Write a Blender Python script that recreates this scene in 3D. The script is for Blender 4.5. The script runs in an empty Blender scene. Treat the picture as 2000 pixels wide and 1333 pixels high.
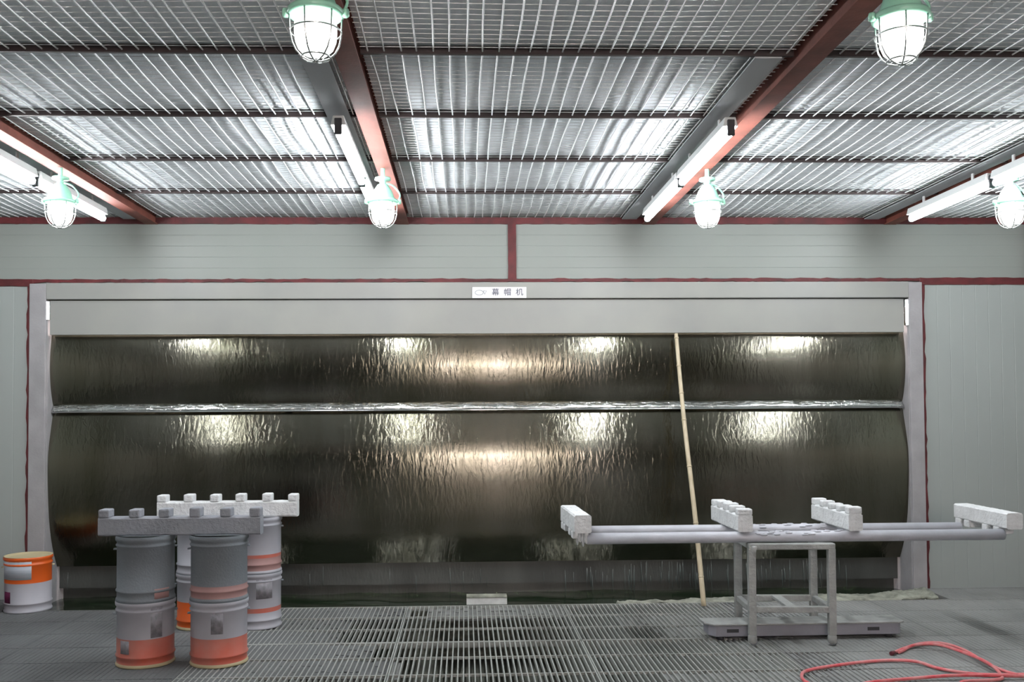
import bpy, math, random
from mathutils import Vector, Matrix
random.seed(7)
S = bpy.context.scene
COL = S.collection

# ------------------------------------------------------------------ camera
cam_d = bpy.data.cameras.new('camera'); cam = bpy.data.objects.new('camera', cam_d); COL.objects.link(cam)
cam_d.sensor_width = 36.0; cam_d.sensor_fit = 'HORIZONTAL'
cam_d.lens = 1825.4 / 2000 * 36.0
cam_d.shift_x = 34.46 / 2000; cam_d.shift_y = 81.79 / 2000
YAW, PITCH, ROLL = 0.03177, 0.02813, -0.00601
fw = Vector((math.sin(YAW) * math.cos(PITCH), math.cos(YAW) * math.cos(PITCH), math.sin(PITCH)))
rt = Vector((math.cos(YAW), -math.sin(YAW), 0)); up = rt.cross(fw)
r2 = math.cos(ROLL) * rt + math.sin(ROLL) * up
u2 = -math.sin(ROLL) * rt + math.cos(ROLL) * up
m = Matrix((r2, u2, -fw)).transposed().to_4x4(); m.translation = Vector((0, 0, 1.35))
cam.matrix_world = m
S.camera = cam

# ------------------------------------------------------------------ world and exposure
W = bpy.data.worlds.new('world'); S.world = W; W.use_nodes = True
bg = W.node_tree.nodes['Background']; bg.inputs[0].default_value = (1.0, 0.86, 0.81, 1); bg.inputs[1].default_value = 105.0
S.view_settings.view_transform = 'Standard'; S.view_settings.look = 'None'
S.view_settings.gamma = 1.0; S.view_settings.use_curve_mapping = False
S.view_settings.exposure = -1.82
BULB, GLOBE, TUBE = 240.0, 14.0, 440.0          # brightness of the lamps' bulbs, their glass and the tubes

# ------------------------------------------------------------------ materials
def mat(name, col, rough=0.6, metal=0.0, noise=0.0, nscale=8.0, bump=0.0, bscale=60.0, stretch=(1, 1, 1), col2=None, coat=0.0, aniso=0.0, spec=None):
    M = bpy.data.materials.new(name); M.use_nodes = True
    nt = M.node_tree; b = nt.nodes['Principled BSDF']
    b.inputs['Base Color'].default_value = (*col, 1); b.inputs['Roughness'].default_value = rough; b.inputs['Metallic'].default_value = metal
    if coat: b.inputs['Coat Weight'].default_value = coat; b.inputs['Coat Roughness'].default_value = 0.08
    if spec is not None: b.inputs['Specular IOR Level'].default_value = spec
    if noise or bump:
        tc = nt.nodes.new('ShaderNodeTexCoord'); mp = nt.nodes.new('ShaderNodeMapping'); mp.inputs['Scale'].default_value = stretch
        nt.links.new(tc.outputs['Object'], mp.inputs[0])
    if noise:
        n = nt.nodes.new('ShaderNodeTexNoise'); n.inputs['Scale'].default_value = nscale; n.inputs['Detail'].default_value = 5
        nt.links.new(mp.outputs[0], n.inputs['Vector'])
        rp = nt.nodes.new('ShaderNodeValToRGB'); rp.color_ramp.elements[0].position = 0.33; rp.color_ramp.elements[1].position = 0.68
        c2 = col2 if col2 else tuple(c * (1 - noise) for c in col)
        rp.color_ramp.elements[0].color = (*c2, 1); rp.color_ramp.elements[1].color = (*col, 1)
        nt.links.new(n.outputs['Fac'], rp.inputs[0]); nt.links.new(rp.outputs[0], b.inputs['Base Color'])
    if bump:
        n2 = nt.nodes.new('ShaderNodeTexNoise'); n2.inputs['Scale'].default_value = bscale; n2.inputs['Detail'].default_value = 4
        nt.links.new(mp.outputs[0], n2.inputs['Vector'])
        bp = nt.nodes.new('ShaderNodeBump'); bp.inputs['Strength'].default_value = bump; bp.inputs['Distance'].default_value = 0.01
        nt.links.new(n2.outputs['Fac'], bp.inputs['Height']); nt.links.new(bp.outputs[0], b.inputs['Normal'])
    return M

def emit(name, col, strength):
    M = bpy.data.materials.new(name); M.use_nodes = True; nt = M.node_tree
    nt.nodes.remove(nt.nodes['Principled BSDF'])
    e = nt.nodes.new('ShaderNodeEmission'); e.inputs[0].default_value = (*col, 1); e.inputs[1].default_value = strength
    nt.links.new(e.outputs[0], nt.nodes['Material Output'].inputs[0]); return M

def globe_glass(name, strength):
    M = bpy.data.materials.new(name); M.use_nodes = True; nt = M.node_tree
    nt.nodes.remove(nt.nodes['Principled BSDF'])
    t = nt.nodes.new('ShaderNodeBsdfTransparent'); t.inputs[0].default_value = (.93, .97, .96, 1)
    g = nt.nodes.new('ShaderNodeBsdfGlossy'); g.inputs['Roughness'].default_value = 0.05
    lw = nt.nodes.new('ShaderNodeLayerWeight'); lw.inputs[0].default_value = 0.3
    mx = nt.nodes.new('ShaderNodeMixShader'); nt.links.new(lw.outputs['Facing'], mx.inputs[0])
    nt.links.new(t.outputs[0], mx.inputs[1]); nt.links.new(g.outputs[0], mx.inputs[2])
    # the lower part of the glass glows where the frosting starts
    tc = nt.nodes.new('ShaderNodeTexCoord'); sp = nt.nodes.new('ShaderNodeSeparateXYZ'); nt.links.new(tc.outputs['Object'], sp.inputs[0])
    mr = nt.nodes.new('ShaderNodeMapRange'); mr.inputs[1].default_value = -0.15; mr.inputs[2].default_value = -0.19
    mr.inputs[3].default_value = 0.06; mr.inputs[4].default_value = 0.8; nt.links.new(sp.outputs[2], mr.inputs[0])
    e = nt.nodes.new('ShaderNodeEmission'); e.inputs[0].default_value = (1, 1, .95, 1); e.inputs[1].default_value = strength
    m2 = nt.nodes.new('ShaderNodeMixShader'); nt.links.new(mr.outputs[0], m2.inputs[0])
    nt.links.new(mx.outputs[0], m2.inputs[1]); nt.links.new(e.outputs[0], m2.inputs[2])
    nt.links.new(m2.outputs[0], nt.nodes['Material Output'].inputs[0]); return M

def curtain_mat():
    # stainless sheet under a running film of water: ripples stretched down the sheet
    M = bpy.data.materials.new('wet_stainless'); M.use_nodes = True; nt = M.node_tree; b = nt.nodes['Principled BSDF']
    b.inputs['Metallic'].default_value = 1.0; b.inputs['Roughness'].default_value = 0.185; b.inputs['Anisotropic'].default_value = .93
    tg = nt.nodes.new('ShaderNodeTangent'); tg.direction_type = 'RADIAL'; tg.axis = 'X'; nt.links.new(tg.outputs[0], b.inputs['Tangent'])
    tc = nt.nodes.new('ShaderNodeTexCoord')
    def noise(scale, sc, det=4, rot=0.0, dist=0.0):
        mp = nt.nodes.new('ShaderNodeMapping'); mp.inputs['Scale'].default_value = sc; mp.inputs['Rotation'].default_value = (0, rot, 0)
        nt.links.new(tc.outputs['Object'], mp.inputs[0])
        n = nt.nodes.new('ShaderNodeTexNoise'); n.inputs['Scale'].default_value = scale; n.inputs['Detail'].default_value = det; n.inputs['Distortion'].default_value = dist
        nt.links.new(mp.outputs[0], n.inputs['Vector']); return n
    n1 = noise(38, (1, 1, .30), 4, .34, .6); n2 = noise(5, (1, 1, .35), 2, .15); n3 = noise(2.2, (1, 1, .12), 5)
    ad = nt.nodes.new('ShaderNodeMath'); ad.operation = 'MULTIPLY_ADD'; ad.inputs[1].default_value = .55
    nt.links.new(n2.outputs['Fac'], ad.inputs[0]); nt.links.new(n1.outputs['Fac'], ad.inputs[2])
    bp = nt.nodes.new('ShaderNodeBump'); bp.inputs['Strength'].default_value = 0.25; bp.inputs['Distance'].default_value = 0.007
    nt.links.new(ad.outputs[0], bp.inputs['Height']); nt.links.new(bp.outputs[0], b.inputs['Normal'])
    rp = nt.nodes.new('ShaderNodeValToRGB'); rp.color_ramp.elements[0].position = .3; rp.color_ramp.elements[1].position = .7
    rp.color_ramp.elements[0].color = (.105, .10, .07, 1); rp.color_ramp.elements[1].color = (.23, .218, .183, 1)
    nt.links.new(n3.outputs['Fac'], rp.inputs[0]); nt.links.new(rp.outputs[0], b.inputs['Base Color'])
    return M

MAT = dict(
    wall=mat('painted_panel', (.25, .268, .252), .42, noise=.06, nscale=1.5, spec=.35),
    wall_side=mat('painted_side_panel', (.31, .335, .322), .45, noise=.05, nscale=1.2, spec=.35),
    red=mat('red_sealant', (.115, .013, .016), .6, noise=.5, nscale=9, bump=.3, bscale=40),
    beam=mat('red_oxide_steel', (.21, .06, .04), .72, noise=.45, nscale=6, bump=.1),
    bar=mat('dark_primer_steel', (.03, .017, .017), .6, noise=.3, nscale=12),
    wire=mat('galvanised_wire', (.78, .79, .80), .28, .1),
    filt=mat('filter_fleece', (.84, .88, .91), .95, noise=.12, nscale=5, bump=.4, bscale=120),
    roof=mat('roof_sheet', (.4, .42, .42), .8),
    strip=mat('grey_shadow_strip', (.42, .44, .46), .6),
    white_metal=mat('white_enamel', (.80, .82, .82), .3),
    black=mat('black_plastic', (.03, .03, .035), .5),
    green=mat('mint_enamel', (.33, .66, .50), .32, coat=.3),
    guard=mat('bright_guard_wire', (.75, .78, .78), .3, 1.0),
    tube=emit('tube_glow', (.93, .97, 1.0), TUBE), bulb=emit('bulb_glow', (1.0, .99, .93), BULB), globe=globe_glass('lamp_glass', GLOBE),
    frame=mat('booth_frame_paint', (.30, .302, .28), .42, noise=.12, nscale=3, col2=(.27, .272, .26)),
    jamb=mat('dusted_frame_paint', (.33, .32, .33), .6, noise=.2, nscale=6, bump=.15),
    curtain=curtain_mat(),
    flash=mat('polished_flashing', (.85, .86, .86), .12, 1.0),
    gutter=mat('gutter_water', (.72, .74, .72), .12, .9, bump=1.0, bscale=22, stretch=(1, 1, 2.5)),
    baffle=mat('dull_wet_baffle', (.085, .09, .085), .45, .3, noise=.5, nscale=3, stretch=(1, 1, .3), bump=.2),
    pit=mat('pit_concrete', (.13, .135, .11), .8, noise=.5, nscale=3),
    water=mat('sump_water', (.012, .022, .010), .12, 0, bump=.35, bscale=9, coat=.4),
    droplet=mat('falling_water', (.10, .12, .115), .25, .3),
    sludge=mat('dried_sludge', (.34, .35, .29), .8, noise=.6, nscale=12, bump=.8, bscale=40),
    grate=mat('dusty_grating', (.32, .33, .31), .7, noise=.3, nscale=2.5, bump=.2, bscale=90),
    dust_pale=mat('pale_overspray_dust', (.25, .255, .25), .95, noise=.3, nscale=2.0, bump=.5, bscale=70),
    dust=mat('overspray_dust', (.125, .13, .132), .95, noise=.35, nscale=2.2, bump=.5, bscale=70),
    pale_steel=mat('pale_plate', (.62, .63, .62), .5, noise=.2, nscale=20),
    pail_white=mat('pail_white', (.38, .38, .42), .5, noise=.12, nscale=5),
    pail_grey=mat('pail_overspray', (.165, .185, .205), .85, noise=.18, nscale=4, bump=.2, bscale=90),
    pail_orange=mat('pail_orange', (.46, .085, .05), .5, noise=.45, nscale=5, col2=(.38, .17, .14)),
    pail_red=mat('pail_vivid_orange', (.62, .10, .012), .4),
    pail_faded=mat('pail_faded_red', (.33, .19, .18), .7, noise=.3, nscale=5),
    pail_dark=mat('pail_wine', (.10, .012, .02), .5),
    label_grey=mat('label_grey', (.29, .28, .31), .7, noise=.5, nscale=30),
    label_paper=mat('label_paper', (.55, .57, .62), .6, noise=.3, nscale=14, stretch=(.3, .3, 6), col2=(.36, .44, .52)),
    label_plum=mat('label_plum', (.13, .012, .06), .6, noise=.7, nscale=16),
    rust=mat('pail_lid_tan', (.42, .36, .22), .6),
    crust=mat('paint_crust', (.70, .71, .72), .75, noise=.14, nscale=14, bump=.7, bscale=55),
    crust_grey=mat('paint_crust_grey', (.25, .26, .29), .8, noise=.15, nscale=10, bump=.5, bscale=60),
    pipe=mat('coated_pipe', (.50, .51, .56), .42, noise=.15, nscale=9, bump=.15, bscale=40),
    stand=mat('coated_stand', (.36, .37, .36), .7, noise=.25, nscale=14, bump=.5, bscale=60),
    platform=mat('platform_paint', (.27, .27, .31), .65, noise=.15, nscale=6, bump=.2),
    bamboo=mat('bamboo', (.58, .50, .36), .5, noise=.3, nscale=14, stretch=(4, 4, .4), col2=(.46, .38, .25)),
    hose=mat('red_hose', (.62, .055, .075), .35, noise=.35, nscale=14, col2=(.62, .25, .25)),
    plate=mat('sign_plate', (.76, .75, .78), .4),
    ink=mat('sign_ink', (.13, .13, .16), .7), ink2=mat('sign_ink_faded', (.42, .43, .45), .7),
)

# ------------------------------------------------------------------ mesh helpers
class MB:
    def __init__(s): s.v = []; s.f = []; s.mi = []; s.sm = []
    def add(s, vs, fs, mi=0, smooth=False):
        o = len(s.v); s.v += [tuple(v) for v in vs]
        for f in fs: s.f.append([i + o for i in f]); s.mi.append(mi); s.sm.append(smooth)
        return s
    def box(s, x0, x1, y0, y1, z0, z1, mi=0):
        vs = [(x0,y0,z0),(x1,y0,z0),(x1,y1,z0),(x0,y1,z0),(x0,y0,z1),(x1,y0,z1),(x1,y1,z1),(x0,y1,z1)]
        return s.add(vs, [(0,3,2,1),(4,5,6,7),(0,1,5,4),(1,2,6,5),(2,3,7,6),(3,0,4,7)], mi)
    def tube(s, pts, r, n=8, mi=0, cap=True, smooth=True):
        P = [Vector(p) for p in pts]; rs = r if isinstance(r, (list, tuple)) else [r] * len(P)
        ref = None; vs = []
        for i, p in enumerate(P):
            d = (P[min(i + 1, len(P) - 1)] - P[max(i - 1, 0)]).normalized()
            if ref is None: ref = Vector((0, 0, 1)) if abs(d.z) < .9 else Vector((1, 0, 0))
            a = (ref - d * ref.dot(d)).normalized(); b = d.cross(a); ref = a
            for k in range(n):
                t = 2 * math.pi * (k + .5) / n; vs.append(p + (a * math.cos(t) + b * math.sin(t)) * rs[i])
        fs = [(i*n+k, i*n+(k+1)%n, (i+1)*n+(k+1)%n, (i+1)*n+k) for i in range(len(P)-1) for k in range(n)]
        s.add(vs, fs, mi, smooth)
        if cap:
            o = len(s.v) - len(vs); s.f.append([o + k for k in range(n)][::-1]); s.mi.append(mi); s.sm.append(False)
            o2 = o + (len(P) - 1) * n; s.f.append([o2 + k for k in range(n)]); s.mi.append(mi); s.sm.append(False)
        return s
    def lathe(s, prof, n=32, mi=0, smooth=True, mis=None):
        # prof: list of (r, z) ; r == 0 closes
        vs = []
        for (r, z) in prof:
            for k in range(n):
                t = 2 * math.pi * k / n; vs.append((r * math.cos(t), r * math.sin(t), z))
        o = len(s.v); s.v += vs
        for i in range(len(prof) - 1):
            for k in range(n):
                s.f.append([o+i*n+k, o+i*n+(k+1)%n, o+(i+1)*n+(k+1)%n, o+(i+1)*n+k])
                s.mi.append(mis[i] if mis else mi); s.sm.append(smooth)
        return s
    def extrude(s, poly, axis, a, b, mi=0):
        # poly: list of 2D points in the other two axes
        def P(p, t): return {'x': (t, p[0], p[1]), 'y': (p[0], t, p[1]), 'z': (p[0], p[1], t)}[axis]
        n = len(poly); vs = [P(p, a) for p in poly] + [P(p, b) for p in poly]
        fs = [list(range(n))[::-1], [n + i for i in range(n)]] + [(i, (i+1) % n, n + (i+1) % n, n + i) for i in range(n)]
        return s.add(vs, fs, mi)
    def mesh(s, name, mats):
        me = bpy.data.meshes.new(name); me.from_pydata(s.v, [], s.f)
        for m_ in (mats if isinstance(mats, (list, tuple)) else [mats]): me.materials.append(m_)
        me.polygons.foreach_set('material_index', s.mi); me.polygons.foreach_set('use_smooth', s.sm); me.update()
        return me
    def build(s, name, mats, parent=None, loc=(0, 0, 0), bevel=0.0, seg=2):
        o = bpy.data.objects.new(name, s.mesh(name, mats)); COL.objects.link(o); o.location = loc
        if parent: o.parent = parent
        if bevel:
            bm = o.modifiers.new('bevel', 'BEVEL'); bm.width = bevel; bm.segments = seg; bm.limit_method = 'ANGLE'
        return o

def thing(name, label, cat, loc=(0, 0, 0), rz=0.0, group=None):
    o = bpy.data.objects.new(name, None); o.empty_display_size = .1; COL.objects.link(o); o.location = loc; o.rotation_euler = (0, 0, rz)
    return tag(o, label, cat, group)
def tag(o, label=None, cat=None, group=None, kind=None):
    if label: o['label'] = label
    if cat: o['category'] = cat
    if group: o['group'] = group
    if kind: o['kind'] = kind
    return o
def struct(o, label=None): return tag(o, label, None, None, 'structure')
def inst(src, name, parent, loc):
    o = bpy.data.objects.new(name, src); COL.objects.link(o); o.parent = parent; o.location = loc; return o
def copy_tree(o, parent=None):
    c = o.copy(); COL.objects.link(c)
    if parent: c.parent = parent
    for ch in list(o.children): copy_tree(ch, c)
    return c
def spline(pts, n=8):
    P = [Vector(p) for p in pts]; out = []
    for i in range(len(P) - 1):
        p0, p1, p2, p3 = P[max(i-1, 0)], P[i], P[i+1], P[min(i+2, len(P)-1)]
        for k in range(n):
            t = k / n
            out.append(.5 * ((2*p1) + (p2-p0)*t + (2*p0-5*p1+4*p2-p3)*t*t + (3*p1-p0-3*p2+p3)*t**3))
    out.append(P[-1]); return out

# ------------------------------------------------------------------ the room
XL, XR, YB, YW, ZC = -3.95, 4.22, -3.2, 6.87, 2.765
OPL, OPR = -3.03, 3.315            # booth opening
LOL, LOR = -3.148, 3.417           # outer frame edge
# concrete pit under the grating
floor = struct(MB().box(XL, XR, YB, YW + .75, -.42, -.36).build('floor', MAT['pit']), 'dark concrete pit floor carrying the steel grating')

# ceiling: roof sheet with beams, cross bars, fleece and mesh bays
ceiling = struct(MB().box(XL - .1, XR + .1, YB - .1, YW + .1, 2.86, 2.92).build('ceiling', MAT['roof']), 'grey ceiling of wire mesh bays held between red steel beams')
BEAMX = [-2.28, -.45, 1.37, 3.19]
for x in BEAMX:
    b = MB().box(x - .045, x + .045, YB, YW, 2.715, 2.722); b.box(x - .045, x + .045, YB, YW, 2.80, 2.807); b.box(x - .03, x + .03, YB, YW, 2.722, 2.80)
    b.build('beam', MAT['beam'], ceiling)
    MB().box(x - .20, x - .09, 3.675, YW, 2.752, 2.758).build('shadow_strip', MAT['strip'], ceiling)  # flat grey sheet standing in for the tube battens' shadow on the ceiling
ROWS = [YW - .799 * k for k in range(0, 13)]
for k, y in enumerate(ROWS[1:]):
    edges = [XL] + BEAMX + [XR]
    for i in range(5):
        x0 = edges[i] + (.045 if i else 0); x1 = edges[i + 1] - (.045 if i < 4 else 0)
        MB().box(x0, x1, y - .008, y + .008, 2.758, 2.79).build('cross_bar', MAT['bar'], ceiling)
bays = [(XL, BEAMX[0])] + [(BEAMX[i], BEAMX[i + 1]) for i in range(3)] + [(BEAMX[3], XR)]
for (xa, xb) in bays:
    for k in range(12):
        y1, y0 = ROWS[k] - .011, ROWS[k + 1] + .011
        x0 = xa + (.045 if xa != XL else 0); x1 = xb - (.045 if xb != XR else 0)
        MB().box(x0, x1, y0, y1, 2.792, 2.80).build('filter_pad', MAT['filt'], ceiling)
        if k > 6: continue
        w = MB(); amp = random.uniform(.006, .014)
        def sag(x, y): return -amp * math.sin(math.pi * (x - x0) / (x1 - x0)) * math.sin(math.pi * (y - y0) / (y1 - y0))
        nx = int((x1 - x0) / .062)
        for i in range(nx):
            x = x0 + (i + .5) * (x1 - x0) / nx + random.uniform(-.003, .003); ph = random.uniform(-.008, .008)
            w.tube([(x + ph * math.sin(math.pi * j / 7), y0 + (y1 - y0) * j / 7, 2.768 + sag(x, y0 + (y1 - y0) * j / 7)) for j in range(8)], .0036, 5, 0, False)
        ny = int((y1 - y0) / .045)
        for j in range(ny):
            y = y0 + (j + .5) * (y1 - y0) / ny
            w.tube([(x0 + (x1 - x0) * i / 10, y, 2.7755 + sag(x0 + (x1 - x0) * i / 10, y)) for i in range(11)], .0018, 4, 0, False)
        tag(w.build('wire_mesh', MAT['wire'], ceiling), kind='stuff')

# back wall: sandwich panels round the booth opening
wb = struct(MB().box(XL, XR, YW + .012, YW + .05, 2.28, 2.86).box(XL, LOL, YW + .012, YW + .05, -.4, 2.28).box(LOR, XR, YW + .012, YW + .05, -.4, 2.28).build('wall_back', MAT['wall']), 'pale grey-green sandwich panel wall around the wide booth opening')
def hpanel(x0, x1, z0, z1):
    b = MB(); n = 5
    for i in range(n):
        a = z0 + (z1 - z0) * i / n; c = z0 + (z1 - z0) * (i + 1) / n
        b.extrude([(YW + .012, a), (YW + .0012, a), (YW, a + .003), (YW, c - .003), (YW + .0012, c), (YW + .012, c)], 'x', x0, x1)
    return b.build('wall_panel', MAT['wall'], wb)
hpanel(XL, .325, 2.312, 2.718); hpanel(.385, XR, 2.312, 2.718)
def vpanel(x0, x1, z0, z1):
    b = MB(); n = max(2, round((x1 - x0) / .1))
    for i in range(n):
        a = x0 + (x1 - x0) * i / n; c = x0 + (x1 - x0) * (i + 1) / n
        b.extrude([(a, YW + .012), (a, YW + .0012), (a + .003, YW), (c - .003, YW), (c, YW + .0012), (c, YW + .012)], 'z', z0, z1)
    return b.build('wall_panel', MAT['wall_side'], wb)
vpanel(XL, LOL - .02, -.02, 2.262); vpanel(LOR + .022, XR, -.02, 2.262)
def seal(name, x0, x1, z0, z1, wob, d=.004):
    # hand-run bead of red sealant with an uneven edge
    b = MB(); horiz = (x1 - x0) > (z1 - z0); L = (x1 - x0) if horiz else (z1 - z0); n = max(8, int(L / .05)); A = []; B = []
    for i in range(n + 1):
        t = i / n; a = random.uniform(-wob, wob); c = random.uniform(-wob, wob)
        if horiz: A.append((x0 + L * t, z0 + a)); B.append((x0 + L * t, z1 + c))
        else: A.append((x0 + a, z0 + L * t)); B.append((x1 + c, z0 + L * t))
    vs = [(p[0], YW - d, p[1]) for p in A] + [(p[0], YW - d, p[1]) for p in B] + [(p[0], YW + .012, p[1]) for p in A] + [(p[0], YW + .012, p[1]) for p in B]
    N = n + 1; fs = []
    for i in range(n):
        fs += [(i, i+1, N+i+1, N+i), (2*N+i, 2*N+i+1, i+1, i), (N+i, N+i+1, 3*N+i+1, 3*N+i)]
    b.add(vs, fs); return struct(b.build(name, MAT['red']))
seal('trim_1', XL, XR, 2.718, 2.766, .003, .012)
seal('trim_2', .325, .385, 2.305, 2.718, .002, .01)
seal('trim_3', XL, LOL + .02, 2.262, 2.314, .003, .01)
seal('trim_4', LOR - .01, XR, 2.262, 2.314, .003, .01)
seal('trim_5', LOL + .02, LOR - .01, 2.288, 2.312, .006, .008)
seal('trim_6', LOL - .02, LOL, 0.0, 2.262, .006, .006)
seal('trim_7', LOR, LOR + .022, 0.0, 2.262, .006, .006)
struct(MB().box(XL - .06, XL, YB, YW + .05, -.4, 2.86).build('wall_left', MAT['wall_side']))
wr = struct(MB().box(XR, XR + .06, YB, YW + .05, -.4, 2.86).build('wall_right', MAT['wall_side']))
MB().box(XR - .012, XR + .001, YW - .04, YW - .012, 2.27, 2.72).build('corner_bead', MAT['red'], wr)
# wall behind the photographer with the wide high window the daylight comes through
DX0, DX1, DZ = -.55, 1.55, 2.5
wf = MB().box(XL, DX0, YB - .06, YB, -.4, 2.86); wf.box(DX1, XR, YB - .06, YB, -.4, 2.86); wf.box(DX0, DX1, YB - .06, YB, DZ, 2.86); wf.box(DX0, DX1, YB - .06, YB, -.4, 1.45)
struct(wf.build('wall_front', MAT['wall_side']))

# ------------------------------------------------------------------ floor grating
GX = [XL] + [-.40 + 1.07 * k for k in range(-3, 5)] + [XR]
GX = sorted(set(round(g, 3) for g in GX)); GY = [6.47, 5.47, 4.47, 3.47, 2.47, 1.47, .47, -.53, -1.53, -2.53, YB]
barmesh = {}
def bar_me(L):
    k = round(L, 3)
    if k not in barmesh: barmesh[k] = MB().box(-.0034, .0034, 0, L, -.03, 0).mesh('bar', MAT['grate'])
    return barmesh[k]
def clog(x, y):
    # how far the slots are choked with dried overspray
    c = 0.0
    if x < -.55: c = min(1.0, (-.55 - x) / .6)
    if x > 1.15: c = max(c, min(1.0, (x - 1.15) / .9))
    if y > 6.05 and -.4 < x < .9: c = max(c, .1)
    return c
def grating(x0, x1, y0, y1, single, cutR=None):
    name = 'grating_panel'
    fr = MB()
    for (a, b_, c, d) in ((x0 + .002, x0 + .009, y0, y1), (x1 - .009, x1 - .002, y0, y1), (x0, x1, y0 + .002, y0 + .012), (x0, x1, y1 - .012, y1 - .002)):
        fr.box(a, b_, c, d, -.032, .001)
    n = max(1, round((y1 - y0) / .29)); cross = [y0 + (y1 - y0) * i / n for i in range(1, n)]
    for cy in cross: fr.box(x0, x1, cy - .0045, cy + .0045, -.012, .001)
    cc = clog((x0 + x1) / 2, (y0 + y1) / 2); dm = MAT['dust' if x1 < 0 else 'dust_pale']; gm = dm if cc > .97 else MAT['grate']
    root = fr.build(name, gm, floor)
    nb = max(2, round((x1 - x0) / .0295)); xs = [x0 + (x1 - x0) * i / nb for i in range(1, nb)]
    if single:
        me = bar_me(y1 - y0 - .02)
        for x in xs: inst(me, 'bar', root, (x, y0 + .01, 0))
    else:
        b = MB()
        for x in xs: b.box(x - .0034, x + .0034, y0 + .01, y1 - .01, -.03, 0)
        tag(b.build('bars', gm, root), kind='stuff')
    d = MB(); X = [x0] + xs + [x1]; Y = [y0] + cross + [y1]; cnt = 0
    for i in range(len(X) - 1):
        for j in range(len(Y) - 1):
            xm, ym = (X[i] + X[i+1]) / 2, (Y[j] + Y[j+1]) / 2
            steps = 3
            for q in range(steps):
                ya = Y[j] + (Y[j+1] - Y[j]) * q / steps; yb_ = Y[j] + (Y[j+1] - Y[j]) * (q + 1) / steps
                p = clog(xm + .25 * math.sin(ym * 5 + xm * 3), ym)
                if p > .06:
                    z = -.0008 - .024 * (1 - p) * random.uniform(.5, 1.1) - .0012 * random.random()
                    d.box(X[i] + .003, X[i+1] - .003, ya, yb_, -.03, z); cnt += 1
    if cnt: tag(d.build('dried_overspray', dm, root), kind='stuff')
for i in range(len(GX) - 1):
    for j in range(len(GY) - 1):
        x0, x1, y1, y0 = GX[i], GX[i + 1], GY[j], GY[j + 1]
        single = j in (0, 1) and -1.5 < x0 and x1 < 1.8
        grating(x0, x1, y0, y1, single)
# strips of grating that run on to the wall beside the booth
grating(XL, LOL, 6.47, YW, False); grating(LOR - .03, XR, 6.47, YW, False)

# ------------------------------------------------------------------ water curtain spray booth
booth = thing('spray_booth', 'wide stainless water curtain spray booth set in the back wall', 'spray booth', (0, 0, 0))
MB().box(LOL, OPL, YW - .02, YW + .3, -.02, 2.28).build('jamb', MAT['jamb'], booth, bevel=.004)
MB().box(OPR, LOR, YW - .02, YW + .3, -.02, 2.28).build('jamb', MAT['jamb'], booth, bevel=.004)
MB().box(OPL, OPR, YW - .02, YW + .06, 2.165, 2.285).build('header', MAT['frame'], booth, bevel=.004)
fa = MB().box(OPL + .02, OPR - .03, YW + .004, YW + .012, 1.915, 2.157); fa.box(OPL + .02, OPR - .03, YW + .004, YW + .05, 1.909, 1.915)
fa.build('fascia', MAT['frame'], booth)
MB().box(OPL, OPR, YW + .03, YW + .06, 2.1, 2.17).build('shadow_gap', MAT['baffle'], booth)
MB().extrude([(OPL + .002, YW - .012), (OPL + .016, YW + .004), (OPL + .016, YW + .03), (OPL + .002, YW + .03)], 'z', 2.02, 2.15).build('side_flashing', MAT['flash'], booth)
MB().extrude([(OPR - .002, YW - .012), (OPR - .002, YW + .03), (OPR - .016, YW + .03), (OPR - .016, YW + .004)], 'z', 1.96, 2.15).build('side_flashing', MAT['flash'], booth)
def sheet(name, prof, x0, x1):
    P = spline([(0, a, b) for a, b in prof], 6); nx = 60; vs = []; fs = []
    th = .004
    for i in range(nx + 1):
        x = x0 + (x1 - x0) * i / nx
        for p in P: vs.append((x, p.y, p.z))
    n = len(P)
    for i in range(nx):
        for j in range(n - 1): fs.append((i*n+j, (i+1)*n+j, (i+1)*n+j+1, i*n+j+1))
    b = MB(); b.add(vs, fs, 0, True); o = b.build(name, MAT['curtain'], booth)
    so = o.modifiers.new('thickness', 'SOLIDIFY'); so.thickness = th; so.offset = 0; so.use_rim = False
    return o
sheet('upper_curtain_sheet', [(6.965, 2.0), (6.939, 1.90), (6.923, 1.82), (6.914, 1.74), (6.913, 1.65), (6.927, 1.53), (6.96, 1.42), (6.985, 1.385)], OPL + .007, OPR - .007)
sheet('lower_curtain_sheet', [(6.998, 1.352), (6.972, 1.335), (6.950, 1.27), (6.922, 1.17), (6.900, 1.08), (6.889, .98), (6.892, .80), (6.92, .55), (6.975, .36), (7.055, .205)], OPL + .007, OPR - .007)
# gutter: the weir over which the water spills
g = MB(); P = []
nx = 240; prof = [(6.945, 1.345), (6.933, 1.362), (6.944, 1.374), (6.958, 1.385), (6.968, 1.40), (6.985, 1.404)]
vs = []
for i in range(nx + 1):
    x = OPL + .012 + (OPR - OPL - .024) * i / nx
    wv = .006 * math.sin(x * 9.1) + .004 * math.sin(x * 23.7 + 1) + random.uniform(-.004, .004)
    for k, (a, c) in enumerate(prof): vs.append((x, a + (wv * .6 if k > 1 else 0), c + (wv if k > 1 else 0)))
n = len(prof); g.add(vs, [(i*n+j, (i+1)*n+j, (i+1)*n+j+1, i*n+j+1) for i in range(nx) for j in range(n-1)], 0, True)
go = g.build('overflow_gutter', MAT['gutter'], booth); so = go.modifiers.new('thickness', 'SOLIDIFY'); so.thickness = .006; so.offset = -1
MB().tube([(OPL + .012, 6.936, 1.346), (OPR - .012, 6.936, 1.346)], .007, 8).build('gutter_lip', MAT['flash'], booth)
MB().box(OPL - .05, OPR + .05, YW + .30, YW + .34, -.4, 2.3).build('back_plate', MAT['baffle'], booth)
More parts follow.
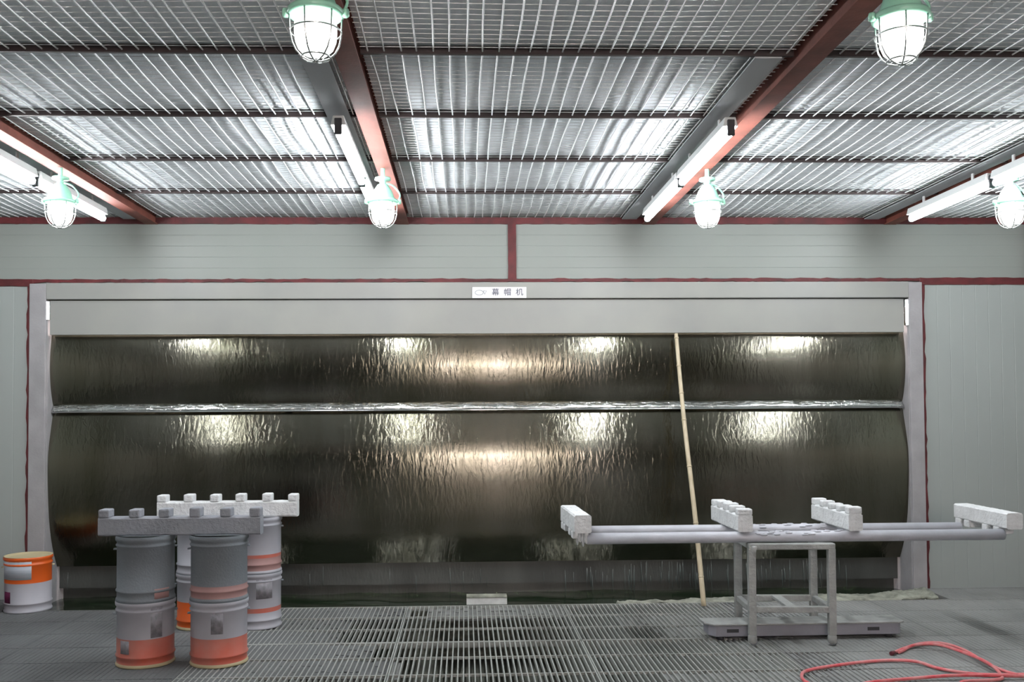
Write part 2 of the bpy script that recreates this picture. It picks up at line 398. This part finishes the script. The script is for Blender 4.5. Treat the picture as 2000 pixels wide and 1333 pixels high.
MB().box(OPL, OPR, 7.10, 7.115, .035, .36).build('baffle', MAT['baffle'], booth)
for x0 in (OPL - .006, OPR - .006):
    MB().box(x0, x0 + .012, YW, YW + .3, -.4, 2.1).build('side_cheek', MAT['jamb'], booth)
dr = MB()
for k in range(90):
    x = random.choice([random.uniform(1.15, 3.0), random.uniform(.9, 2.2), random.uniform(-3, 3)]); z1 = random.uniform(.08, .2); z0 = random.uniform(-.06, .06); r = random.uniform(.0015, .004)
    dr.tube([(x, 7.06, z1), (x + random.uniform(-.004, .004), 7.055, (z0 + z1) / 2), (x, 7.05, z0)], [.0008, r, r * .7], 5)
tag(dr.build('water_drips', MAT['droplet'], booth), kind='stuff')
# sump front wall and water
MB().box(OPL - .1, OPR + .1, 6.475, 6.50, -.4, -.005).build('sump_wall', MAT['sludge'], booth)
wv = MB(); nxw, nyw = 160, 14; vs = []
for i in range(nxw + 1):
    for j in range(nyw + 1):
        x = OPL + (OPR - OPL) * i / nxw; y = 6.50 + (7.17 - 6.50) * j / nyw
        vs.append((x, y, -.045 + .008 * math.sin(x * 7 + y * 11) * math.sin(y * 9 - x * 3) + random.uniform(-.002, .002)))
wv.add(vs, [(i*(nyw+1)+j, (i+1)*(nyw+1)+j, (i+1)*(nyw+1)+j+1, i*(nyw+1)+j+1) for i in range(nxw) for j in range(nyw)], 0, True)
tag(wv.build('sump_water', MAT['water'], booth), 'dark green sump water', kind='stuff')
# crust of sludge lying along the right half of the sump edge
sl = MB(); nxs, nys = 150, 10; vs = []
for i in range(nxs + 1):
    x = 1.05 + 2.25 * i / nxs; reach = .04 + .30 * min(1, max(0, (x - 1.05) / 1.9)) ** .8 + .03 * math.sin(x * 8) + .02 * math.sin(x * 19)
    for j in range(nys + 1):
        t = j / nys; h = .018 * math.sin(math.pi * min(1, t + .15)) * (1 + .7 * math.sin(x * 31 + t * 6) * math.sin(x * 13)) + random.uniform(-.003, .003)
        if x > 2.9: h += .035 * (x - 2.9) / .4 * random.uniform(.4, 1)
        vs.append((x, 6.47 + reach * t, -.006 + h - .05 * max(0, t - .85) / .15))
sl.add(vs, [(i*(nys+1)+j, (i+1)*(nys+1)+j, (i+1)*(nys+1)+j+1, i*(nys+1)+j+1) for i in range(nxs) for j in range(nys)], 0, True)
so_ = sl.build('paint_sludge', MAT['sludge']); tag(so_, 'pale crust of dried paint sludge along the right sump edge', 'sludge')
sm = so_.modifiers.new('thickness', 'SOLIDIFY'); sm.thickness = .02; sm.offset = -1
# small plate at the sump edge
pl = thing('sump_bracket', 'small pale metal bracket at the middle of the sump edge', 'bracket', (.145, 6.49, 0))
MB().box(-.14, .14, 0, .008, .0, .052).build('upright_plate', MAT['pale_steel'], pl, bevel=.002)
MB().box(-.14, .14, -.004, .09, .048, .058).build('top_plate', MAT['sludge'], pl, bevel=.002)

# name plate on the header
np_ = thing('name_plate', 'small white name plate with dark characters on the booth header', 'sign', (.258, YW - .022, 2.207))
MB().box(-.2, .2, -.004, .001, -.041, .041).build('plate', MAT['plate'], np_, bevel=.003)
def text(s, x, size, m_):
    c = bpy.data.curves.new('lettering', 'FONT'); c.body = s; c.size = size; c.align_x = 'CENTER'; c.align_y = 'CENTER'; c.extrude = .0006; c.offset = .0006
    o = bpy.data.objects.new('lettering', c); COL.objects.link(o); o.rotation_euler = (math.pi / 2, 0, 0); o.location = (x, -.0046, .0); c.materials.append(m_)
    dg = bpy.context.evaluated_depsgraph_get(); me = bpy.data.meshes.new_from_object(o.evaluated_get(dg)); bpy.data.objects.remove(o)
    if not me.materials: me.materials.append(m_)
    q = bpy.data.objects.new('lettering', me); COL.objects.link(q); q.rotation_euler = (math.pi / 2, 0, 0); q.location = (x, -.0046, 0); q.parent = np_
text('\u5e55', -.028, .056, MAT['ink']); text('\u5e3d', .06, .056, MAT['ink']); text('\u673a', .148, .056, MAT['ink'])
em = MB(); em.tube([(-.148 + .03 * math.cos(t * math.pi / 12), -.0046, .018 * math.sin(t * math.pi / 12)) for t in range(25)], .003, 5)
em.tube([(-.118, -.0046, .012), (-.108, -.0046, -.012), (-.094, -.0046, .012), (-.118, -.0046, .012)], .003, 5)
em.build('emblem', MAT['ink2'], np_)

# ------------------------------------------------------------------ bamboo pole
pp = spline([(1.615, 6.335, .004), (1.60, 6.47, .55), (1.577, 6.66, 1.2), (1.572, 6.77, 1.55), (1.566, 6.858, 1.90)], 7)
po = thing('bamboo_pole', 'long thin bamboo pole leaning against the wet curtain', 'pole', (1.615, 6.335, 0))
loc = Vector((1.615, 6.335, 0))
b = MB(); b.tube([p - loc for p in pp], [.0175 - .004 * i / len(pp) for i in range(len(pp))], 10); b.build('cane', MAT['bamboo'], po)
for i in range(3, len(pp), 4):
    d = (pp[i] - pp[i-1]).normalized(); c = pp[i] - loc
    MB().tube([c - d * .006, c, c + d * .006], [.0165, .0205 - .004 * i / len(pp), .0165], 10).build('cane_joint', MAT['bamboo'], po)

# ------------------------------------------------------------------ lamps
def make_lamp():
    root = thing('bulkhead_lamp', 'lamp', 'lamp', (0, 0, 0))
    MB().lathe([(.012, .06), (.012, -.004)], 12).build('stem', MAT['green'], root)
    MB().lathe([(0, 0), (.045, 0), (.045, -.012), (.018, -.016), (.018, -.035), (.03, -.04), (.052, -.075), (.068, -.12), (.07, -.128), (0, -.128)], 24).build('housing', MAT['green'], root)
    MB().lathe([(.066, -.122), (.084, -.126), (.088, -.132), (.088, -.142), (.080, -.148), (.066, -.146), (.066, -.122)], 28).build('collar', MAT['green'], root)
    for s_ in (-1, 1):
        MB().lathe([(0, .012), (.010, .012), (.012, .004), (.012, -.010), (.006, -.014), (0, -.014)], 10).build('clamp_screw', MAT['green'], root, (s_ * .092, 0, -.135))
    ca = MB().tube(spline([(.02, 0, -.03), (.06, .01, -.045), (.095, .01, -.09), (.088, .0, -.128)], 5), .005, 6); ca.build('cable', MAT['green'], root)
    pr = [(.062, -.142), (.065, -.165), (.066, -.195), (.063, -.225), (.054, -.248), (.037, -.264), (.016, -.271), (.0001, -.272)]
    MB().lathe(pr, 28).build('glass_globe', MAT['globe'], root)
    MB().lathe([(.0001, -.128), (.014, -.13), (.014, -.155), (.026, -.18), (.036, -.20), (.036, -.215), (.028, -.235), (.012, -.245), (.0001, -.247)], 20).build('bulb', MAT['bulb'], root)
    gw = [(.081, -.146), (.080, -.17), (.078, -.205), (.072, -.232), (.060, -.257), (.042, -.275), (.018, -.285)]
    gd = MB()
    for k in range(6):
        t = math.pi * k / 3 + .26
        gd.tube([(r * math.cos(t), r * math.sin(t), z) for r, z in gw] + [(0, 0, -.286)], .0028, 6)
    for (r, z) in ((.079, -.195), (.044, -.2735)):
        gd.tube([(r * math.cos(t * math.pi / 14), r * math.sin(t * math.pi / 14), z) for t in range(29)], .0028, 6, cap=False)
    gd.build('wire_guard', MAT['guard'], root)
    return root
LAMPS = [((-.455, 2.875), 'large caged lamp hanging nearest at the top left of centre', 'caged lamps in the near row'),
         ((1.382, 2.875), 'large caged lamp hanging nearest at the top right', 'caged lamps in the near row'),
         ((-2.27, 2.875), 'near row caged lamp on the leftmost beam, left of the camera', 'caged lamps in the near row'),
         ((3.17, 2.875), 'near row caged lamp on the rightmost beam, right of the camera', 'caged lamps in the near row'),
         ((-2.255, 5.27), 'small lit mint green lamp at the far left', 'caged lamps in the far row'),
         ((-.457, 5.27), 'lit mint green lamp hanging second from the left in the far row', 'caged lamps in the far row'),
         ((1.392, 5.27), 'lit mint green lamp hanging third from the left in the far row', 'caged lamps in the far row'),
         ((3.157, 5.27), 'small lit mint green lamp at the far right edge', 'caged lamps in the far row')]
proto = make_lamp()
for i, ((x, y), lab, grp) in enumerate(LAMPS):
    o = proto if i == 0 else copy_tree(proto)
    o.location = (x, y, 2.715 if y < 4 else 2.662); o['label'] = lab; o['group'] = grp

# ------------------------------------------------------------------ fluorescent battens
def make_batten():
    root = thing('tube_light', 'tube', 'tube light', (0, 0, 0))
    L = 1.0
    MB().extrude([(-.025, .045), (-.036, 0), (.036, 0), (.025, .045)], 'y', .015, L - .015).build('batten', MAT['white_metal'], root, bevel=.003)
    for y in (.0, L - .016):
        MB().box(-.017, .017, y, y + .016, -.046, .03).build('end_cap', MAT['black'], root, bevel=.004)
    MB().tube([(0, .014, -.024), (0, L - .014, -.024)], .02, 12).build('tube', MAT['tube'], root)
    for y in (.2, L - .2):
        MB().box(-.004, .004, y, y + .02, .045, .091).build('hanger', MAT['white_metal'], root)
    return root
names = ['leftmost beam', 'second beam from left', 'third beam from left', 'rightmost beam']
protob = None
for i, x in enumerate(BEAMX):
    for k, y in enumerate((4.27, 5.29)):
        if protob is None: protob = o = make_batten()
        else: o = copy_tree(protob)
        o.location = (x - .125, y, 2.662)
        o['label'] = ('nearer' if k == 0 else 'farther') + ' lit fluorescent tube beside the ' + names[i]; o['group'] = 'fluorescent tubes along the beams'

# ------------------------------------------------------------------ paint pails
PR, PH = .155, .342
def make_pail(loc, label, group, bands, lid='pail_grey', patches=(), h=PH, rz=0.0):
    """bands: list of (z_top_fraction, material) from the bottom up"""
    root = thing('paint_pail', label, 'pail', loc, rz, group)
    names_ = []
    for _, m_ in bands:
        if m_ not in names_: names_.append(m_)
    def mi_at(z):
        for f, m_ in bands:
            if z <= f * h + 1e-6: return names_.index(m_)
        return names_.index(bands[-1][1])
    R = PR; zs = [(R - .014, .0), (R - .004, .0), (R - .002, .006), (R - .005, .014), (R - .008, .018)]
    prof = list(zs); z = .018
    beads = [.16 * h, .86 * h]
    cuts = sorted(set([f * h for f, _ in bands if .03 < f * h and f < .95] + beads))
    for c in cuts:
        if c in beads: prof += [(R - .008, c - .008), (R - .0025, c - .003), (R - .0025, c + .003), (R - .008, c + .008)]
        else: prof += [(R - .008, c)]
    prof += [(R - .008, h - .03), (R - .001, h - .022), (R, h - .008), (R - .003, h - .002)]
    prof.sort(key=lambda p: p[1]) if False else None
    mis = [mi_at((prof[i][1] + prof[i+1][1]) / 2) for i in range(len(prof) - 1)]
    bd = MB().lathe([(.0001, .004)] + prof, 40, mis=[0] + mis).build('body', [MAT[n_] for n_ in names_], root)
    MB().lathe([(R - .003, h - .004), (R - .001, h), (R - .008, h + .0), (R - .014, h - .012), (R - .03, h - .013), (.0001, h - .013)], 40).build('lid', MAT[lid], root)
    for (a0, a1, z0, z1, m_) in patches:
        n = 8; vs = []
        for i in range(n + 1):
            t = math.radians(a0 + (a1 - a0) * i / n)
            for (r, z_) in ((R - .0065, z0 * h), (R - .0065, z1 * h), (R - .012, z0 * h), (R - .012, z1 * h)): vs.append((r * math.cos(t), r * math.sin(t), z_))
        fs = []
        for i in range(n):
            a, c = 4 * i, 4 * i + 4; fs += [(a, c, c+1, a+1), (a+1, c+1, c+3, a+3), (a, a+2, c+2, c)]
        MB().add(vs, fs, 0, True).build('label_patch', MAT[m_], bd)
    # wire bail ears
    for s_ in (0, 180):
        t = math.radians(s_ + 20); MB().lathe([(0, .006), (.012, .004), (.014, -.004), (0, -.006)], 10).build('bail_ear', MAT[lid], bd, ((R - .004) * math.cos(t), (R - .004) * math.sin(t), .80 * h))
    return root
FL, FR, BL, BR = (-1.725, 5.13), (-1.33, 5.12), (-1.66, 5.97), (-1.313, 5.965)
low = [(.05, 'rust'), (.44, 'pail_orange'), (1, 'pail_white')]; top = [(1, 'pail_grey')]
gp = 'paint pails stacked in pairs'
make_pail((*FL, 0), 'orange banded pail at the bottom of the front left stack', gp, low, patches=[(-62, -38, .46, .92, 'label_grey'), (-128, -105, .22, .42, 'label_grey')])
make_pail((*FL, PH), 'grey dusted pail on top of the front left stack', gp, top, patches=[(-55, -20, .02, .20, 'pail_faded')])
make_pail((*FR, 0), 'orange banded pail at the bottom of the front right stack', gp, low, patches=[(-92, -68, .52, .88, 'label_grey')])
make_pail((*FR, PH), 'grey dusted pail on top of the front right stack with a faint red line', gp, [(.08, 'pail_grey'), (.24, 'pail_faded'), (1, 'pail_grey')])
make_pail((*BL, 0), 'orange pail at the bottom of the back left stack between the front stacks', gp, [(.06, 'rust'), (.5, 'pail_red'), (1, 'pail_white')])
make_pail((*BL, PH), 'whitish pail on top of the back left stack', gp, [(1, 'pail_white')], lid='pail_white')
make_pail((*BR, 0), 'white pail with a thin red band at the bottom of the back right stack', gp, [(.30, 'pail_white'), (.38, 'pail_orange'), (1, 'pail_white')], patches=[(-80, -40, .55, .9, 'label_grey')])
make_pail((*BR, PH), 'pale pail with faded red bands on top of the back right stack', gp, [(.05, 'pail_white'), (.28, 'pail_faded'), (.34, 'pail_orange'), (1, 'pail_white')], lid='pail_white')
make_pail((-2.992, 6.53, 0), 'single white and vivid orange pail standing by the left jamb', 'loose pails by the left wall',
          [(.53, 'pail_white'), (1, 'pail_red')], lid='rust', h=.372, patches=[(-160, -58, .60, .94, 'label_paper'), (-138, -112, .16, .38, 'label_plum')])
make_pail((-3.335, 6.42, 0), 'wine red bottomed pail cut off by the left edge', 'loose pails by the left wall', [(.55, 'pail_dark'), (1, 'pail_white')], h=.372)

# ------------------------------------------------------------------ notched bars
def make_bar(loc, rz, L, n, body_m, label, group, flip=False, w=.085, h=.098, t=.046, tw=.058, drips=False):
    root = thing('notched_bar', label, 'bar', loc, rz, group)
    def zf(z): return (h - z) if flip else z
    z0 = 0
    b = MB(); segs = 24; vs = []
    prof = [(-w/2, .008), (-w/2 + .008, 0), (w/2 - .008, 0), (w/2, .008), (w/2, h - .008), (w/2 - .008, h), (-w/2 + .008, h), (-w/2, h - .008)]
    for i in range(segs + 1):
        x = -L/2 + L * i / segs
        for (y, z) in prof: vs.append((x, y + random.uniform(-.0012, .0012), z + random.uniform(-.0012, .0012)))
    k = 8
    fs = [(i*k+j, (i+1)*k+j, (i+1)*k+(j+1) % k, i*k+(j+1) % k) for i in range(segs) for j in range(k)] + [list(range(k)), [segs*k + j for j in range(k)][::-1]]
    fs = [tuple(reversed(f)) for f in fs]
    b.add(vs, fs); b.build('body', body_m, root)
    for i in range(n):
        x = (-.17, -.055, .145, .25)[i] if flip else -L/2 + tw/2 + (L - tw) * i / (n - 1)   # flipped bars straddle the pipes with their notches
        q = MB(); jx, jz = random.uniform(-.003, .003), random.uniform(-.005, .003)
        if not flip: q.box(x - tw/2 + jx, x + tw/2 + jx, -w/2, w/2, h - .004, h + t + jz)
        else: q.box(x - tw/2 + jx, x + tw/2 + jx, -w/2, w/2, -t * .8 + jz, .004)
        q.build('tooth', body_m, root, bevel=.008, seg=2)
    if drips:
        for i in range(4):
            x = -L/2 + .02 + .03 * i; z1 = -.012
            MB().tube([(x, -.02 + .012 * i, z1 + .02), (x + .003, -.02 + .012 * i, z1 - .03), (x, -.02 + .012 * i, z1 - .05 - .02 * (i % 2))], [.016, .012, .004], 7).build('paint_drip', body_m, root)
    return root
make_bar((-1.531, 5.115, 2 * PH), .004, .86, 6, MAT['crust_grey'], 'grey notched bar lying across the two front pail stacks', 'notched bars on the pails')
make_bar((-1.489, 5.955, 2 * PH), .0, .868, 6, MAT['crust'], 'pale notched bar lying across the two back pail stacks', 'notched bars on the pails')
ZP = .642
g4 = 'notched bars across the two pipes'; HP = math.pi / 2
make_bar((.655, 5.57, ZP + .002), HP + .035, .57, 4, MAT['crust'], 'crusted white notched bar at the left end of the pipes', g4, flip=True, h=.102, w=.098, tw=.06, t=.05, drips=True)
make_bar((1.588, 5.565, ZP + .001), HP, .58, 5, MAT['crust'], 'white notched bar across the pipes over the left legs of the stand', g4, t=.038)
make_bar((2.222, 5.565, ZP + .001), HP, .58, 5, MAT['crust'], 'white notched bar across the pipes over the right legs of the stand', g4, t=.038, w=.08)
make_bar((3.142, 5.56, ZP + .002), HP, .58, 4, MAT['crust'], 'crusted white notched bar at the right end of the pipes', g4, flip=True, h=.092, w=.095, tw=.06, t=.05)

# ------------------------------------------------------------------ pipes
def make_pipe(x0, x1, y, label):
    root = thing('pipe', label, 'pipe', ((x0 + x1) / 2, y, ZP - .032), 0, 'coated pipes on the stand')
    L = (x1 - x0) / 2; n = 24; r, ri = .032, .025
    b = MB(); vs = []
    for (x, rr) in ((-L, ri), (-L, r), (L, r), (L, ri)):
        for k in range(n): vs.append((x, rr * math.cos(2*math.pi*k/n), rr * math.sin(2*math.pi*k/n)))
    for i in range(3): b.add([], [(i*n+k, i*n+(k+1) % n, (i+1)*n+(k+1) % n, (i+1)*n+k) for k in range(n)] if False else [])
    b.add(vs, [(i*n+(k+1) % n, i*n+k, (i+1)*n+k, (i+1)*n+(k+1) % n) for i in range(3) for k in range(n)] + [(3*n+(k+1) % n, 3*n+k, k, (k+1) % n) for k in range(n)], 0, True)
    o = b.build('tube_wall', MAT['pipe'], root)
    for p in o.data.polygons:
        if abs(p.normal.x) > .7: p.use_smooth = False
    # lumps of paint crust built up along the stretch over the stand
    c = MB()
    for k in range(34):
        x = random.uniform(1.62, 2.2) - (x0 + x1) / 2; t = math.radians(random.uniform(20, 160)); s_ = random.uniform(.008, .016)
        cy, cz = r * math.cos(t), r * math.sin(t)
        c.tube([(x - s_ * 1.6, cy * .96, cz * .96), (x - s_, cy, cz), (x + s_, cy, cz), (x + s_ * 1.6, cy * .96, cz * .96)], [.002, s_ * .42, s_ * .38, .002], 6)
    tag(c.build('paint_crust', MAT['pipe'], root), kind='stuff')
make_pipe(.69, 3.10, 5.32, 'thick grey-white pipe laid across the front of the stand')
make_pipe(.735, 3.02, 5.64, 'white pipe laid across the back of the stand')

# ------------------------------------------------------------------ stand
st = thing('work_stand', 'small square-legged steel stand crusted with white paint carrying the pipes', 'stand', (1.86, 5.45, 0), -.055)
hx, hy, ZT = .245, .185, .578
for (sx, sy) in ((-1, -1), (1, -1), (-1, 1), (1, 1)):
    x, y = sx * (hx - .02), sy * (hy - .02)
    dx = .016 if (sx, sy) == (-1, -1) else 0
    MB().extrude([(-.021, -.021), (.021, -.021), (.021, .021), (-.021, .021)], 'z', .06, ZT - .03).build('leg', MAT['stand'], st, (x, y, 0), bevel=.004)
    MB().lathe([(.0001, .012), (.018, .012), (.026, .02), (.026, .05), (.02, .062), (.0001, .062)], 12).build('foot', MAT['stand'], st, (x, y, 0))
    f = MB().lathe([(.0001, -.011), (.018, -.011), (.021, -.006), (.021, .006), (.018, .011), (.0001, .011)], 14)
    o = f.build('caster_wheel', MAT['crust_grey'], st, (x + .006, y, .021)); o.rotation_euler = (HP, 0, .2)
for sy in (-1, 1):
    MB().box(-hx, hx, sy * (hy - .02) - .022, sy * (hy - .02) + .022, ZT - .036, ZT).build('top_rail', MAT['stand'], st, bevel=.007)
    MB().box(-hx + .04, hx - .04, sy * (hy - .02) - .016, sy * (hy - .02) + .016, .185, .22).build('shelf_rail', MAT['stand'], st, bevel=.004)
for sx in (-1, 1):
    MB().box(sx * (hx - .02) - .02, sx * (hx - .02) + .02, -hy + .04, hy - .04, ZT - .034, ZT - .002).build('top_rail', MAT['stand'], st, bevel=.006)
    MB().box(sx * (hx - .02) - .016, sx * (hx - .02) + .016, -hy + .04, hy - .04, .187, .218).build('shelf_rail', MAT['stand'], st, bevel=.004)
MB().box(-.03, .025, -hy + .03, hy - .03, .205, .222).build('shelf_slat', MAT['stand'], st, bevel=.003)
MB().lathe([(.0001, .005), (.014, .004), (.017, 0), (.012, -.03), (.004, -.05), (.0001, -.055)], 9).build('paint_lump', MAT['stand'], st, (-.215, -.187, .56))

# ------------------------------------------------------------------ low platform under the stand
pf = thing('low_platform', 'long low grey metal platform on the floor between the stand legs', 'platform', (1.98, 5.50, 0), .012)
x0, x1, y0, y1 = -.565, .565, -.087, .075
MB().extrude([(x0, y0 + .05), (x0 + .03, y0), (x1 - .02, y0), (x1, y0 + .02), (x1, y1), (x0, y1)], 'z', .022, .086).build('skirt', MAT['platform'], pf, bevel=.004)
MB().extrude([(x0 - .025, y0 + .05), (x0 + .02, y0 - .006), (x1 - .012, y0 - .006), (x1 + .02, y0 + .015), (x1 + .02, y1 + .01), (x0 - .025, y1 + .01)], 'z', .086, .096).build('deck', MAT['stand'], pf, bevel=.003)
for x in (-.435, .395): MB().box(x - .035, x + .035, y0 - .0008, y0 + .004, .046, .066).build('hand_slot', MAT['black'], pf)
for x in (-.5, .5):
    for y in (-.05, .045): MB().lathe([(.0001, 0), (.022, 0), (.022, .022), (.0001, .022)], 12).build('foot', MAT['black'], pf, (x, y, 0))

# ------------------------------------------------------------------ red hose
def hose(name, pts, r, label):
    P = spline([(a, b, c) for a, b, c in pts], 8); o = Vector((P[0].x, P[0].y, 0))
    root = thing(name, label, 'hose', o, 0, 'red air hoses')
    MB().tube([p - o for p in P], r, 9).build('hose_body', MAT['hose'], root)
    d = (P[0] - P[1]).normalized(); e = P[0] - o
    MB().tube([e - d * .005, e + d * .03], r * 1.35, 10).build('end_fitting', MAT['pail_dark'], root)
Z0 = .0105
hose('air_hose', [(2.327, 5.058, Z0), (2.436, 5.151, Z0), (2.564, 5.223, .016), (2.672, 5.205, .02), (2.715, 5.069, .02), (2.70, 4.862, .02), (2.69, 4.73, .02), (2.73, 4.642, Z0), (2.80, 4.585, Z0), (3.05, 4.5, Z0), (3.25, 4.3, Z0), (3.1, 4.05, Z0), (2.7, 4.1, .02), (2.45, 4.35, Z0), (2.40, 4.50, Z0), (2.60, 4.535, Z0), (2.655, 4.60, .015), (2.67, 4.74, .035), (2.655, 4.95, .035), (2.61, 5.14, .03), (2.50, 5.185, .016), (2.40, 5.10, Z0), (2.36, 5.065, Z0)], .0085, 'red air hose arching up from a dark fitting on the floor at right')
hose('air_hose', [(3.6, 4.52, Z0), (3.1, 4.6, Z0), (2.85, 4.615, Z0), (2.602, 4.621, Z0), (2.495, 4.663, Z0), (2.41, 4.751, Z0), (2.357, 4.861, .014), (2.242, 4.907, Z0), (2.065, 4.877, Z0), (1.875, 4.809, Z0), (1.759, 4.755, Z0), (1.69, 4.69, Z0), (1.655, 4.55, Z0), (1.72, 4.42, Z0), (1.85, 4.455, Z0), (1.964, 4.523, Z0), (2.194, 4.575, Z0), (2.403, 4.582, .02), (2.62, 4.57, .02), (2.85, 4.56, Z0), (3.2, 4.45, Z0), (3.7, 4.35, Z0)], .0085, 'red air hose lying in a long flat loop at the bottom right')
